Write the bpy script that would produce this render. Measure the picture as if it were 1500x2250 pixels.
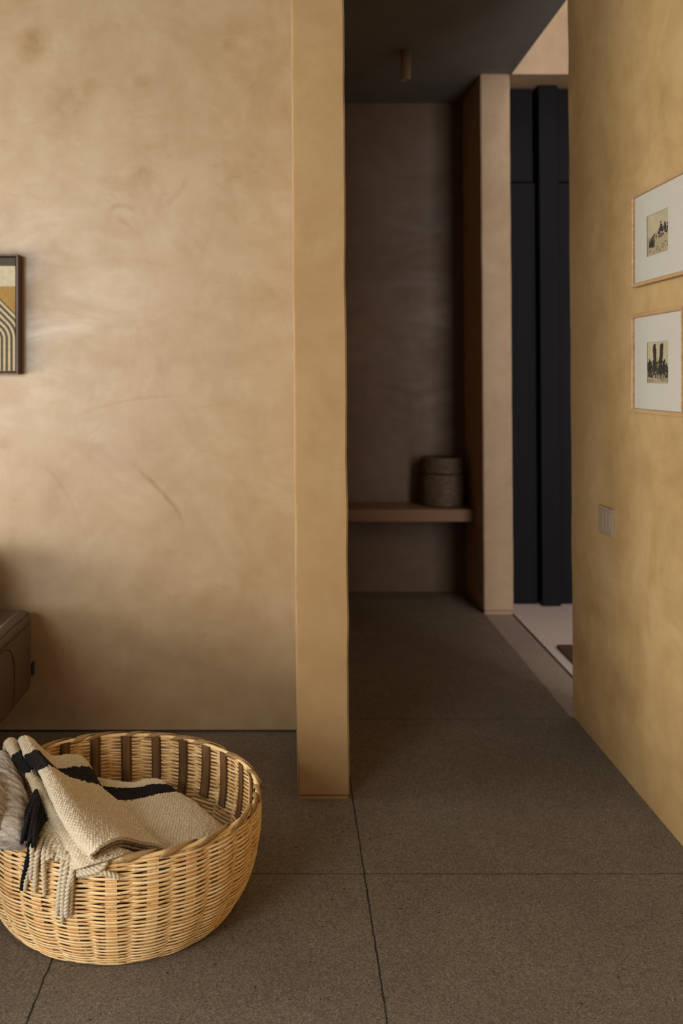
import bpy, bmesh, math, random
import numpy as np
from mathutils import Vector, noise as mnoise

random.seed(7)
rng = np.random.default_rng(11)
for o in list(bpy.data.objects):
    bpy.data.objects.remove(o)
S = bpy.context.scene
COL = S.collection

# ------------------------------------------------------------------ camera
F = 2150.0            # focal length in pixels of the 1500 px wide frame
H = 1.15              # eye height
CX, CY = 631.0, 828.0  # where the level optical axis meets the frame
cd = bpy.data.cameras.new('camera')
cam = bpy.data.objects.new('camera', cd)
COL.objects.link(cam)
cd.sensor_fit = 'HORIZONTAL'
cd.sensor_width = 24.0
cd.lens = 24.0 * F / 1500.0
cd.shift_x = (750.0 - CX) / 1500.0
cd.shift_y = (CY - 1125.0) / 1500.0
cd.clip_start = 0.05
cam.location = (0, 0, H)
cam.rotation_euler = (math.pi / 2, 0, 0)
cd.dof.use_dof = True
cd.dof.focus_distance = 2.05
cd.dof.aperture_fstop = 3.5
S.camera = cam

# ------------------------------------------------------------------ world, lights, exposure
W = bpy.data.worlds.new('sky')
S.world = W
W.use_nodes = True
bgn = W.node_tree.nodes['Background']
bgn.inputs[0].default_value = (0.55, 0.68, 0.9, 1)
bgn.inputs[1].default_value = 0.05

def area(name, loc, rot, sx, sy, power, col, spread=180):
    d = bpy.data.lights.new(name, 'AREA')
    d.shape = 'RECTANGLE'
    d.size, d.size_y = sx, sy
    d.energy = power
    d.color = col
    d.spread = math.radians(spread)
    o = bpy.data.objects.new(name, d)
    o.location = loc
    o.rotation_euler = rot
    COL.objects.link(o)
    return o

# daylight entering by the window behind the camera, the glazed side and the entrance hall
REAR, SIDE = (math.pi / 2, 0, 0), (0, -math.pi / 2, 0)
DAY, HALL = (1.0, 0.985, 0.98), (1.0, 0.95, 0.93)
area('daylight_rear_upper_left', (-2.31, -1.22, 1.72), REAR, 0.72, 0.95, 36, DAY)
area('daylight_rear_low', (-1.95, -1.22, 0.70), REAR, 1.4, 0.80, 20, (0.94, 0.97, 1.08))
area('daylight_rear_clerestory', (-1.64, -1.22, 1.86), REAR, 0.78, 0.32, 27, DAY)
area('daylight_side_far_low', (-2.90, 2.38, 0.75), SIDE, 0.9, 1.34, 56, DAY)
area('daylight_side_far_high', (-2.90, 2.38, 1.85), SIDE, 1.3, 1.34, 14, DAY)
area('daylight_side_middle_low', (-2.90, 1.02, 0.75), SIDE, 0.9, 1.34, 46, DAY)
area('daylight_side_near_low', (-2.90, -0.38, 0.75), SIDE, 0.9, 1.4, 44, DAY)
area('daylight_hall_window', (1.75, 1.03, 1.7), REAR, 1.1, 3.0, 58, HALL)
area('daylight_hall_skylight', (1.30, 3.92, 3.66), (0, 0, 0), 0.38, 0.9, 8, HALL)

S.view_settings.view_transform = 'Standard'
S.view_settings.look = 'None'
S.view_settings.gamma = 1.0
S.view_settings.use_curve_mapping = False
S.view_settings.exposure = 0.10

# ------------------------------------------------------------------ helpers
def catmull(P, n, axis):
    """resample control array along axis with a Catmull-Rom spline"""
    P = np.moveaxis(np.asarray(P, float), axis, 0)
    m = P.shape[0]
    ext = np.concatenate([2 * P[:1] - P[1:2], P, 2 * P[-1:] - P[-2:-1]])
    s = np.linspace(0, m - 1, n)
    i = np.minimum(s.astype(int), m - 2)
    t = (s - i).reshape((-1,) + (1,) * (P.ndim - 1))
    p0, p1, p2, p3 = ext[i], ext[i + 1], ext[i + 2], ext[i + 3]
    out = 0.5 * (2 * p1 + (-p0 + p2) * t + (2 * p0 - 5 * p1 + 4 * p2 - p3) * t * t + (-p0 + 3 * p1 - 3 * p2 + p3) * t ** 3)
    return np.moveaxis(out, 0, axis)

def srgb(r, g, b):
    def c(v):
        v /= 255.0
        return v / 12.92 if v <= 0.04045 else ((v + 0.055) / 1.055) ** 2.4
    return (c(r), c(g), c(b), 1.0)

def pix(px, py, z):
    """point at height z seen at photo position (px, py)"""
    D = F * (H - z) / (py - CY)
    return np.array([(px - CX) * D / F, D, z])

LEAN = 0.0074         # sideways shear of walls and door, set to match slightly tilted image verticals
def lean(v):
    return (v[0] - LEAN * v[2], v[1], v[2])

def link(o, parent=None):
    COL.objects.link(o)
    if parent is not None:
        o.parent = parent
    return o

def mesh_obj(name, verts, faces, mat=None, parent=None, smooth=False, mats=None, midx=None):
    me = bpy.data.meshes.new(name)
    me.from_pydata([tuple(map(float, v)) for v in verts], [], [tuple(map(int, f)) for f in faces])
    o = bpy.data.objects.new(name, me)
    for m in (mats or ([mat] if mat else [])):
        me.materials.append(m)
    if midx is not None:
        me.polygons.foreach_set('material_index', np.asarray(midx, dtype=np.int32))
    if smooth:
        me.polygons.foreach_set('use_smooth', np.ones(len(me.polygons), dtype=bool))
    me.update()
    return link(o, parent)

def bm_obj(name, bm, mat=None, parent=None, smooth=False):
    bmesh.ops.recalc_face_normals(bm, faces=bm.faces)
    me = bpy.data.meshes.new(name)
    bm.to_mesh(me)
    bm.free()
    if mat:
        me.materials.append(mat)
    if smooth:
        me.polygons.foreach_set('use_smooth', np.ones(len(me.polygons), dtype=bool))
    o = bpy.data.objects.new(name, me)
    return link(o, parent)

def empty(name, loc, label, cat, group=None):
    o = bpy.data.objects.new(name, None)
    o.empty_display_size = 0.05
    o.location = loc
    COL.objects.link(o)
    return tag(o, label, cat, group)

def tag(o, label, cat, group=None):
    o['label'] = label
    o['category'] = cat
    if group:
        o['group'] = group
    return o

def rebase(root, *parts):
    """parts were modelled in world space: keep them there under a root that stands elsewhere"""
    for p in parts:
        p.parent = root
        p.data.transform(__import__('mathutils').Matrix.Translation(-Vector(root.location)))

BOXF = [(0, 3, 2, 1), (4, 5, 6, 7), (0, 1, 5, 4), (1, 2, 6, 5), (2, 3, 7, 6), (3, 0, 4, 7)]
def box_geo(x0, x1, y0, y1, z0, z1):
    return [(x0, y0, z0), (x1, y0, z0), (x1, y1, z0), (x0, y1, z0),
            (x0, y0, z1), (x1, y0, z1), (x1, y1, z1), (x0, y1, z1)]

def boxes_bm(boxes, do_lean=False, bevel=0.0, segs=2):
    bm = bmesh.new()
    for b in boxes:
        vs = box_geo(*b)
        if do_lean:
            vs = [lean(v) for v in vs]
        bv = [bm.verts.new(v) for v in vs]
        for f in BOXF:
            bm.faces.new([bv[i] for i in f])
    if bevel:
        bmesh.ops.bevel(bm, geom=list(bm.edges), offset=bevel, segments=segs, affect='EDGES', profile=0.5)
    return bm

def box(name, b, mat, parent=None, do_lean=False, bevel=0.0, segs=2):
    return bm_obj(name, boxes_bm([b], do_lean, bevel, segs), mat, parent, smooth=False)

def struct(name, boxes, mat, do_lean=False, bevel=0.0):
    o = bm_obj(name, boxes_bm(boxes, do_lean, bevel, 2), mat)
    o['kind'] = 'structure'
    return o

# ------------------------------------------------------------------ node materials
def new_mat(name):
    m = bpy.data.materials.new(name)
    m.use_nodes = True
    nt = m.node_tree
    b = nt.nodes['Principled BSDF']
    return m, nt, b

def N(nt, t, **kw):
    n = nt.nodes.new(t)
    for k, v in kw.items():
        setattr(n, k, v)
    return n

def L(nt, a, b):
    nt.links.new(a, b)

def noise(nt, vec, scale, detail=4, rough=0.55, dist=0.0):
    n = N(nt, 'ShaderNodeTexNoise')
    n.inputs['Scale'].default_value = scale
    n.inputs['Detail'].default_value = detail
    n.inputs['Roughness'].default_value = rough
    n.inputs['Distortion'].default_value = dist
    if vec is not None:
        L(nt, vec, n.inputs['Vector'])
    return n.outputs['Fac']

def ramp(nt, fac, stops):
    r = N(nt, 'ShaderNodeValToRGB')
    el = r.color_ramp.elements
    while len(el) < len(stops):
        el.new(0.5)
    for e, (p, c) in zip(el, stops):
        e.position = p
        e.color = c if len(c) == 4 else (*c, 1)
    L(nt, fac, r.inputs['Fac'])
    return r.outputs['Color']

def mapping(nt, vec, scale=(1, 1, 1), rot=(0, 0, 0), loc=(0, 0, 0)):
    m = N(nt, 'ShaderNodeMapping')
    m.inputs['Scale'].default_value = scale
    m.inputs['Rotation'].default_value = rot
    m.inputs['Location'].default_value = loc
    L(nt, vec, m.inputs['Vector'])
    return m.outputs['Vector']

def mixc(nt, fac, a, b, blend='MIX'):
    m = N(nt, 'ShaderNodeMix', data_type='RGBA', blend_type=blend)
    for sock, v in ((m.inputs[0], fac), (m.inputs[6], a), (m.inputs[7], b)):
        if isinstance(v, (int, float)):
            sock.default_value = v
        elif isinstance(v, tuple):
            sock.default_value = v
        else:
            L(nt, v, sock)
    return m.outputs[2]

def math_n(nt, op, a, b=None, c=None, clamp=False):
    m = N(nt, 'ShaderNodeMath', operation=op)
    m.use_clamp = clamp
    for i, v in enumerate((a, b, c)):
        if v is None:
            continue
        if isinstance(v, (int, float)):
            m.inputs[i].default_value = v
        else:
            L(nt, v, m.inputs[i])
    return m.outputs[0]

def remap(nt, v, a, b, c, d):
    m = N(nt, 'ShaderNodeMapRange')
    L(nt, v, m.inputs[0])
    for i, x in enumerate((a, b, c, d)):
        m.inputs[i + 1].default_value = x
    return m.outputs[0]

def bump(nt, bsdf, h, strength, dist):
    b = N(nt, 'ShaderNodeBump')
    b.inputs['Strength'].default_value = strength
    b.inputs['Distance'].default_value = dist
    L(nt, h, b.inputs['Height'])
    L(nt, b.outputs['Normal'], bsdf.inputs['Normal'])

def pos(nt):
    return N(nt, 'ShaderNodeNewGeometry').outputs['Position']

def old_marks(nt, p0, col, dk, lo):
    """the few larger trowel arcs and stains that the left wall carries"""
    sp = N(nt, 'ShaderNodeSeparateXYZ')
    L(nt, p0, sp.inputs[0])
    wob = remap(nt, noise(nt, p0, 7, 5, 0.7), 0.3, 0.7, -0.005, 0.005)
    x = math_n(nt, 'ADD', sp.outputs['X'], wob)
    z = math_n(nt, 'ADD', sp.outputs['Z'], wob)
    brk = remap(nt, noise(nt, p0, 16, 5, 0.75), 0.32, 0.62, 0.15, 1.0)
    def dist(cx, cz):
        dx = math_n(nt, 'SUBTRACT', x, cx)
        dz = math_n(nt, 'SUBTRACT', z, cz)
        return dx, dz, math_n(nt, 'SQRT', math_n(nt, 'ADD', math_n(nt, 'MULTIPLY', dx, dx), math_n(nt, 'MULTIPLY', dz, dz)))
    for cx, cz, R, w, a0, a1, k in ARCS:
        dx, dz, d = dist(cx, cz)
        ring = remap(nt, math_n(nt, 'ABSOLUTE', math_n(nt, 'SUBTRACT', d, R)), w * 0.25, w, 1.0, 0.0)
        ang = math_n(nt, 'ARCTAN2', dz, dx)
        mid_, half = (a0 + a1) / 2, (a1 - a0) / 2
        along = remap(nt, math_n(nt, 'ABSOLUTE', math_n(nt, 'SUBTRACT', ang, mid_)), half * 0.4, half, 1.0, 0.0)
        f = math_n(nt, 'MULTIPLY', math_n(nt, 'MULTIPLY', ring, along), math_n(nt, 'MULTIPLY', brk, k))
        col = mixc(nt, f, col, dk)
    for cx, cz, R, k in STAINS:
        dx, dz, d = dist(cx, cz)
        f = math_n(nt, 'MULTIPLY', remap(nt, d, R * 0.3, R, 1.0, 0.0), math_n(nt, 'MULTIPLY', brk, k))
        col = mixc(nt, f, col, dk)
    return col

def wall_xz(px, py):
    return ((px - CX) * 3.166 / F, H - (py - CY) * 3.166 / F)
def arc3(p, q, r, w, k):
    (ax, ay), (bx, by), (cx, cy) = wall_xz(*p), wall_xz(*q), wall_xz(*r)
    d = 2 * (ax * (by - cy) + bx * (cy - ay) + cx * (ay - by))
    ux = ((ax * ax + ay * ay) * (by - cy) + (bx * bx + by * by) * (cy - ay) + (cx * cx + cy * cy) * (ay - by)) / d
    uy = ((ax * ax + ay * ay) * (cx - bx) + (bx * bx + by * by) * (ax - cx) + (cx * cx + cy * cy) * (bx - ax)) / d
    t = sorted((math.atan2(ay - uy, ax - ux), math.atan2(cy - uy, cx - ux)))
    return (ux, uy, math.hypot(ax - ux, ay - uy), w, t[0] - 0.08, t[1] + 0.08, k)
ARCS = [arc3((285, 1022), (350, 1072), (402, 1152), 0.010, 0.75),
        arc3((90, 1022), (150, 1090), (170, 1165), 0.008, 0.45),
        arc3((235, 470), (275, 452), (300, 470), 0.012, 0.6),
        arc3((230, 470), (290, 500), (318, 560), 0.010, 0.35),
        arc3((355, 455), (390, 425), (412, 390), 0.014, 0.35),
        arc3((190, 905), (280, 880), (380, 870), 0.006, 0.4)]
STAINS = [wall_xz(70, 95) + (0.075, 0.75), wall_xz(160, 215) + (0.09, 0.55), wall_xz(120, 280) + (0.12, 0.35),
          wall_xz(310, 178) + (0.035, 0.6), wall_xz(310, 388) + (0.05, 0.6), wall_xz(240, 558) + (0.07, 0.45),
          wall_xz(420, 545) + (0.08, 0.35), wall_xz(12, 972) + (0.03, 0.7), wall_xz(560, 1270) + (0.07, 0.4),
          wall_xz(505, 100) + (0.03, 0.5), wall_xz(120, 1130) + (0.08, 0.3)]

def plaster(name, lo, mid, hi, rough=(0.32, 0.6), spec=0.5, off=0.0, mark=0.5, k=1.0, marks=False):
    """hand trowelled, polished clay plaster"""
    m, nt, b = new_mat(name)
    lo, mid, hi = (tuple(c * k for c in q[:3]) + (1,) for q in (lo, mid, hi))
    p0 = pos(nt)
    p = mapping(nt, pos(nt), loc=(off, off * 0.7, off * 1.3))
    n1 = noise(nt, p, 1.1, 3, 0.5, 0.6)
    n2 = noise(nt, p, 3.6, 6, 0.62, 1.2)
    s1 = noise(nt, mapping(nt, p, (4.2, 4.2, 5.6), (0.0, 0.75, 0.0)), 1.3, 6, 0.62, 1.1)
    s2 = noise(nt, mapping(nt, p, (9.0, 9.0, 2.8), (0.0, 0.6, 0.2)), 1.0, 5, 0.6, 0.9)
    f = math_n(nt, 'MULTIPLY_ADD', n2, 0.45, math_n(nt, 'MULTIPLY', n1, 0.45))
    f = math_n(nt, 'MULTIPLY_ADD', s1, 0.16, f)
    col = ramp(nt, f, [(0.40, lo), (0.53, mid), (0.68, hi)])
    tr = ramp(nt, s2, [(0.36, (0, 0, 0, 1)), (0.44, (1, 1, 1, 1))])
    col = mixc(nt, math_n(nt, 'MULTIPLY', math_n(nt, 'SUBTRACT', 1.0, tr), 0.22 * mark * 2), col, lo)
    # scattered darker scrape marks left by the trowel
    v = noise(nt, mapping(nt, p, (2.2, 2.2, 5.2), (0.0, -0.7, 0.0)), 1.7, 7, 0.68, 2.4)
    sm = ramp(nt, v, [(0.60, (0, 0, 0, 1)), (0.72, (1, 1, 1, 1))])
    dk = (lo[0] * 0.80, lo[1] * 0.73, lo[2] * 0.62, 1)
    col = mixc(nt, math_n(nt, 'MULTIPLY', sm, 0.38 * mark * 2), col, dk)
    # fine cloud
    fine = noise(nt, p, 28, 5, 0.7, 0.3)
    col = mixc(nt, remap(nt, fine, 0.3, 0.7, 0.0, 0.22), col, hi)
    mott = ramp(nt, noise(nt, p, 7.5, 7, 0.7, 0.8), [(0.38, (1, 1, 1, 1)), (0.56, (0, 0, 0, 1))])
    col = mixc(nt, math_n(nt, 'MULTIPLY', mott, 0.30 * mark * 2), col, lo)
    if marks:
        col = old_marks(nt, p0, col, (lo[0] * 0.84, lo[1] * 0.74, lo[2] * 0.55, 1), lo)
    L(nt, col, b.inputs['Base Color'])
    rr = noise(nt, mapping(nt, p, (1.4, 1.4, 3.6)), 1.9, 6, 0.65, 1.0)
    L(nt, remap(nt, rr, 0.3, 0.7, rough[0], rough[1]), b.inputs['Roughness'])
    b.inputs['Specular IOR Level'].default_value = spec
    h = math_n(nt, 'MULTIPLY_ADD', n2, 0.7, math_n(nt, 'MULTIPLY', s1, 0.55))
    h = math_n(nt, 'MULTIPLY_ADD', fine, 0.06, h)
    bump(nt, b, h, 0.16, 0.008)
    return m

PL_LO, PL_MID, PL_HI = srgb(174, 143, 99), srgb(189, 160, 119), srgb(202, 177, 140)
M_plaster = plaster('ochre_plaster', PL_LO, PL_MID, PL_HI, (0.24, 0.5), 0.5, k=0.77, marks=True)
M_plaster_r = plaster('ochre_plaster_matte', srgb(174, 138, 86), srgb(195, 159, 103), srgb(207, 175, 123), (0.55, 0.8), 0.3, 4.3, 0.45, k=0.74)
M_plaster_pier = plaster('ochre_plaster_pier', srgb(185, 147, 95), srgb(197, 160, 108), srgb(207, 173, 123), (0.5, 0.75), 0.3, 9.1, 0.4, k=0.71)
M_plaster_hall = plaster('pale_plaster', srgb(164, 140, 110), srgb(178, 154, 124), srgb(190, 168, 140), (0.5, 0.75), 0.3, 2.1, 0.35)
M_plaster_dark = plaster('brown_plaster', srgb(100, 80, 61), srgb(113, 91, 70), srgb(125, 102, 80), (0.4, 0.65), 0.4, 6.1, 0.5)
M_ceiling = plaster('ceiling_plaster', srgb(108, 108, 104), srgb(114, 114, 110), srgb(120, 120, 116), (0.7, 0.9), 0.2, 3.0, 0.2)

def simple(name, col, rough=0.5, metal=0.0, nscale=0, namp=0.15, bumpd=0.0, spec=0.5):
    m, nt, b = new_mat(name)
    b.inputs['Roughness'].default_value = rough
    b.inputs['Metallic'].default_value = metal
    b.inputs['Specular IOR Level'].default_value = spec
    if nscale:
        tc = N(nt, 'ShaderNodeTexCoord').outputs['Object']
        n = noise(nt, tc, nscale, 5, 0.6)
        a = tuple(c * (1 - namp) for c in col[:3]) + (1,)
        d = tuple(min(1, c * (1 + namp)) for c in col[:3]) + (1,)
        L(nt, ramp(nt, n, [(0.3, a), (0.7, d)]), b.inputs['Base Color'])
        if bumpd:
            bump(nt, b, n, 0.4, bumpd)
    else:
        b.inputs['Base Color'].default_value = col
    return m

def wood(name, c0, c1, axis=0, scale=1.0, rough=0.55, spec=0.5):
    m, nt, b = new_mat(name)
    p = pos(nt)
    sc = [38, 38, 38]
    sc[axis] = 2.2
    n = noise(nt, mapping(nt, p, tuple(s * scale for s in sc)), 1.0, 6, 0.6, 0.8)
    n2 = noise(nt, mapping(nt, p, tuple(s * scale * 4 for s in sc)), 1.0, 3, 0.6, 0.0)
    f = math_n(nt, 'MULTIPLY_ADD', n2, 0.35, math_n(nt, 'MULTIPLY', n, 0.65))
    L(nt, ramp(nt, f, [(0.38, c0), (0.62, c1)]), b.inputs['Base Color'])
    b.inputs['Roughness'].default_value = rough
    b.inputs['Specular IOR Level'].default_value = spec
    bump(nt, b, f, 0.25, 0.001)
    return m

JX = (-0.464, 0.178)
JY = (1.22, 2.264, 3.29, 4.68)
def floor_mat(name, c_lo, c_mid, c_hi, jx, jy, grain=1.0, rough=0.8):
    """exposed aggregate concrete with cut joints"""
    m, nt, b = new_mat(name)
    p = pos(nt)
    sp = N(nt, 'ShaderNodeSeparateXYZ')
    L(nt, p, sp.inputs[0])
    v = N(nt, 'ShaderNodeTexVoronoi')
    v.inputs['Scale'].default_value = 420
    L(nt, p, v.inputs['Vector'])
    v2 = N(nt, 'ShaderNodeTexVoronoi')
    v2.inputs['Scale'].default_value = 250
    L(nt, p, v2.inputs['Vector'])
    g = noise(nt, p, 480, 4, 0.7)
    big = noise(nt, p, 2.2, 4, 0.6, 0.5)
    mid = noise(nt, p, 14, 5, 0.65)
    wv = math_n(nt, 'MULTIPLY', N(nt, 'ShaderNodeSeparateColor').inputs[0].default_value if False else 1.0, 1.0)
    sc = N(nt, 'ShaderNodeSeparateColor')
    L(nt, v.outputs['Color'], sc.inputs[0])
    sc2 = N(nt, 'ShaderNodeSeparateColor')
    L(nt, v2.outputs['Color'], sc2.inputs[0])
    f = math_n(nt, 'MULTIPLY_ADD', sc.outputs[0], 0.34, math_n(nt, 'MULTIPLY', g, 0.34))
    f = math_n(nt, 'MULTIPLY_ADD', sc2.outputs[1], 0.12, f)
    f = math_n(nt, 'MULTIPLY_ADD', mid, 0.10, f)
    f = math_n(nt, 'MULTIPLY_ADD', big, 0.18, f)
    w = 0.30 * grain
    col = ramp(nt, f, [(0.52 - w, c_lo), (0.53, c_mid), (0.52 + w, c_hi)])
    # small dark pits
    pit = ramp(nt, noise(nt, p, 75, 2, 0.5), [(0.27, (1, 1, 1, 1)), (0.31, (0, 0, 0, 1))])
    dark = srgb(38, 31, 25)
    col = mixc(nt, math_n(nt, 'MULTIPLY', pit, 0.8 * grain), col, dark)
    # joints: slightly ragged cut lines filled with dirt
    wob = remap(nt, noise(nt, p, 26, 5, 0.7), 0.3, 0.7, -0.0017, 0.0017)
    wid = remap(nt, noise(nt, p, 9, 4, 0.7), 0.3, 0.7, 0.0013, 0.0026)
    mask = None
    for ax, lst, k in (('X', jx, 0.95), ('Y', jy, 0.70)):
        for q in lst:
            d = math_n(nt, 'ABSOLUTE', math_n(nt, 'SUBTRACT', math_n(nt, 'ADD', sp.outputs[ax], wob), q))
            mk = math_n(nt, 'LESS_THAN', d, math_n(nt, 'MULTIPLY', wid, k))
            mask = mk if mask is None else math_n(nt, 'MAXIMUM', mask, mk)
    h = math_n(nt, 'MULTIPLY_ADD', g, 0.6, math_n(nt, 'MULTIPLY', sc.outputs[0], 0.5))
    if mask is not None:
        col = mixc(nt, math_n(nt, 'MULTIPLY', mask, 0.92), col, srgb(22, 19, 16))
        h = math_n(nt, 'SUBTRACT', h, math_n(nt, 'MULTIPLY', mask, 2.0))
    h = math_n(nt, 'SUBTRACT', h, math_n(nt, 'MULTIPLY', pit, 0.5))
    L(nt, col, b.inputs['Base Color'])
    b.inputs['Roughness'].default_value = rough
    b.inputs['Specular IOR Level'].default_value = 0.35
    bump(nt, b, h, 0.9 * grain, 0.0040)
    return m

M_floor = floor_mat('aggregate_concrete', srgb(78, 69, 58), srgb(119, 107, 90), srgb(168, 153, 132), JX, JY)
M_floor_hall = floor_mat('smooth_concrete', srgb(196, 180, 172), srgb(208, 192, 184), srgb(218, 203, 195), (), (), 0.35, 0.6)
M_floor_sill = floor_mat('concrete_lit_tone', srgb(132, 118, 106), srgb(150, 136, 124), srgb(166, 152, 140), (), (), 0.5, 0.65)  # middle tone paints in the light fading from hall to passage floor
M_slot = simple('slot_dirt_gap_shade', srgb(52, 44, 40), 0.9)  # dirt in the floor slot, painted shade under the left wall
M_black = wood('blackened_wood', srgb(13, 13, 17), srgb(19, 19, 25), 2, 0.6, 0.7, 0.2)
M_frame_oak = wood('oak', srgb(152, 116, 76), srgb(184, 148, 104), 1, 1.0, 0.5)
M_frame_walnut = wood('walnut', srgb(62, 42, 28), srgb(96, 68, 46), 2, 1.0, 0.45)
M_white_mat = simple('mat_board', srgb(172, 165, 148), 0.9, 0, 40, 0.02)
M_ceramic = simple('lamp_white', srgb(150, 140, 122), 0.5)
M_darkmetal = simple('dark_metal', srgb(22, 20, 18), 0.5, 0.3)
M_switch = simple('switch_plastic', srgb(150, 130, 106), 0.38)
M_switch_dark = simple('switch_gap', srgb(60, 48, 36), 0.6)
M_coir = simple('coir', srgb(74, 50, 36), 0.95, 0, 220, 0.5, 0.004)
M_leather = simple('leather', srgb(86, 68, 53), 0.55, 0, 60, 0.14, 0.0015)
M_thread = simple('seam_thread', srgb(128, 104, 76), 0.8)
M_seam = simple('seam_dark', srgb(40, 32, 26), 0.8)  # dark brown of leather seams, picture backing and tray
M_tag = simple('tag_fabric', srgb(20, 30, 28), 0.7)
M_bench = wood('bench_plaster', srgb(128, 98, 72), srgb(142, 110, 82), 0, 0.4, 0.6)

# ------------------------------------------------------------------ the room
CZ = 2.615
struct('floor', [(-3.2, 0.9555, -1.45, 5.4, -0.12, 0.0), (0.9555, 1.085, -1.45, 3.30, -0.12, 0.0)], M_floor)
struct('floor_threshold', [(0.9565, 1.085, 3.302, 5.4, -0.12, 0.0)], M_floor_sill)
struct('floor_hall', [(1.099, 3.2, 0.8, 5.4, -0.12, 0.0)], M_floor_hall)
struct('trim_1', [(1.085, 1.099, 0.8, 5.4, -0.12, -0.006)], M_slot)
struct('ceiling', [(-3.2, 1.085, -1.45, 5.4, CZ, CZ + 0.12)], M_ceiling)
struct('wall_left', [(-3.1, 0.05, 3.166, 3.30, 0.008, CZ)], M_plaster)
struct('shadow_gap_left', [(-3.1, 0.05, 3.186, 3.29, 0.0, 0.008)], M_slot)  # recessed strip, coloured dark for the shade in the gap

def pier(name, x0, x1, y0, y1, z0, z1, mat, wob=0.0022, seed=0.0):
    """a wall end with softly uneven plastered arrises"""
    bm = boxes_bm([(x0, x1, y0, y1, z0, z1)], True)
    ed = [e for e in bm.edges if abs(e.verts[0].co.z - e.verts[1].co.z) > 1]
    bmesh.ops.subdivide_edges(bm, edges=ed, cuts=70, use_grid_fill=True)
    bmesh.ops.bevel(bm, geom=[e for e in bm.edges if abs(e.verts[0].co.z - e.verts[1].co.z) > 1e-3], offset=0.004,
                    segments=2, affect='EDGES')
    for v in bm.verts:
        q = Vector((v.co.x * 3 + seed, v.co.y * 3, v.co.z * 6))
        v.co.x += wob * mnoise.noise(q) + wob * 0.4 * mnoise.noise(q * 5)
        v.co.y += wob * 0.6 * mnoise.noise(q + Vector((9, 3, 1)))
    o = bm_obj(name, bm, mat)
    o['kind'] = 'structure'
    return o

pier('wall_middle', 0.0290, 0.1690, 2.660, 5.24, 0.014, CZ, M_plaster_pier)
struct('baseboard_middle', [(0.0330, 0.1665, 2.6640, 5.24, 0.0, 0.0095), (0.040, 0.160, 2.672, 5.24, 0.0095, 0.014)], M_plaster_pier)
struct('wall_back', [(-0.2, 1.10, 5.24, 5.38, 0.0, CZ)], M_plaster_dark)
pier('wall_entrance', 0.954, 1.095, 4.737, 5.24, 0.020, CZ, M_plaster_hall, 0.0015, 4.0)
struct('baseboard_entrance', [(0.956, 1.0935, 4.741, 5.24, 0.0, 0.015), (0.962, 1.087, 4.75, 5.24, 0.015, 0.020)], M_plaster_hall)
pier('wall_right', 0.968, 1.100, -1.4, 3.320, 0.0, CZ, M_plaster_r, 0.002, 7.0)

# entrance hall on the right, taller than the passage
struct('wall_hall_lintel', [(1.085, 3.0, 4.737, 5.20, CZ, 3.72)], M_plaster_hall, True)
struct('wall_hall_side', [(3.0, 3.14, 0.85, 5.3, 0.0, 3.72)], M_plaster_hall)
struct('wall_hall_end', [(2.06, 3.0, 4.737, 5.2, 0.0, CZ)], M_plaster_hall)
struct('wall_hall_door_backing', [(1.05, 2.06, 5.06, 5.20, 0.0, CZ)], M_black)
struct('wall_hall_front', [(1.10, 1.20, 0.86, 1.0, 0, 3.72), (2.30, 3.0, 0.86, 1.0, 0, 3.72),
                           (1.20, 2.30, 0.86, 1.0, 3.25, 3.72), (1.20, 2.30, 0.86, 1.0, 0, 0.15)], M_plaster_hall)
struct('wall_hall_upper', [(0.99, 1.085, 0.86, 5.2, CZ + 0.12, 3.72)], M_plaster_hall)
struct('ceiling_hall', [(0.99, 3.14, 0.86, 5.3, 3.72, 3.84)], M_plaster_hall)

# walls behind and beside the camera, with their openings
struct('wall_glazed', [(-3.10, -2.95, 3.06, 3.3, 0, CZ), (-3.10, -2.95, -1.4, -1.12, 0, CZ),
                       (-3.10, -2.95, -1.12, 3.06, 2.52, CZ), (-3.10, -2.95, -1.12, 3.06, 0, 0.28)], M_plaster_dark)
struct('wall_front', [(-2.95, -2.70, -1.4, -1.26, 0, CZ), (-0.80, 0.968, -1.4, -1.26, 0, CZ),
                      (-2.70, -0.80, -1.4, -1.26, 2.20, CZ), (-2.70, -0.80, -1.4, -1.26, 0, 0.28)], M_plaster_dark)

def window(name, axis, a0, a1, z0, z1, at, mull):
    t = 0.045
    bs = []
    def put(u0, u1, v0, v1):
        bs.append((u0, u1, at, at + 0.05, v0, v1) if axis == 'x' else (at, at + 0.05, u0, u1, v0, v1))
    put(a0, a1, z0, z0 + t); put(a0, a1, z1 - t, z1)
    put(a0, a0 + t, z0 + t, z1 - t); put(a1 - t, a1, z0 + t, z1 - t)
    for k in range(1, mull):
        u = a0 + (a1 - a0) * k / mull
        put(u - t / 2, u + t / 2, z0 + t, z1 - t)
    return struct(name, bs, M_darkmetal)
window('window_1', 'x', -2.70, -0.80, 0.28, 2.20, -1.36, 3)
window('window_2', 'y', -1.12, 3.06, 0.28, 2.52, -3.05, 4)
window('window_3', 'x', 1.20, 2.30, 0.15, 3.25, 0.90, 2)

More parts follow.
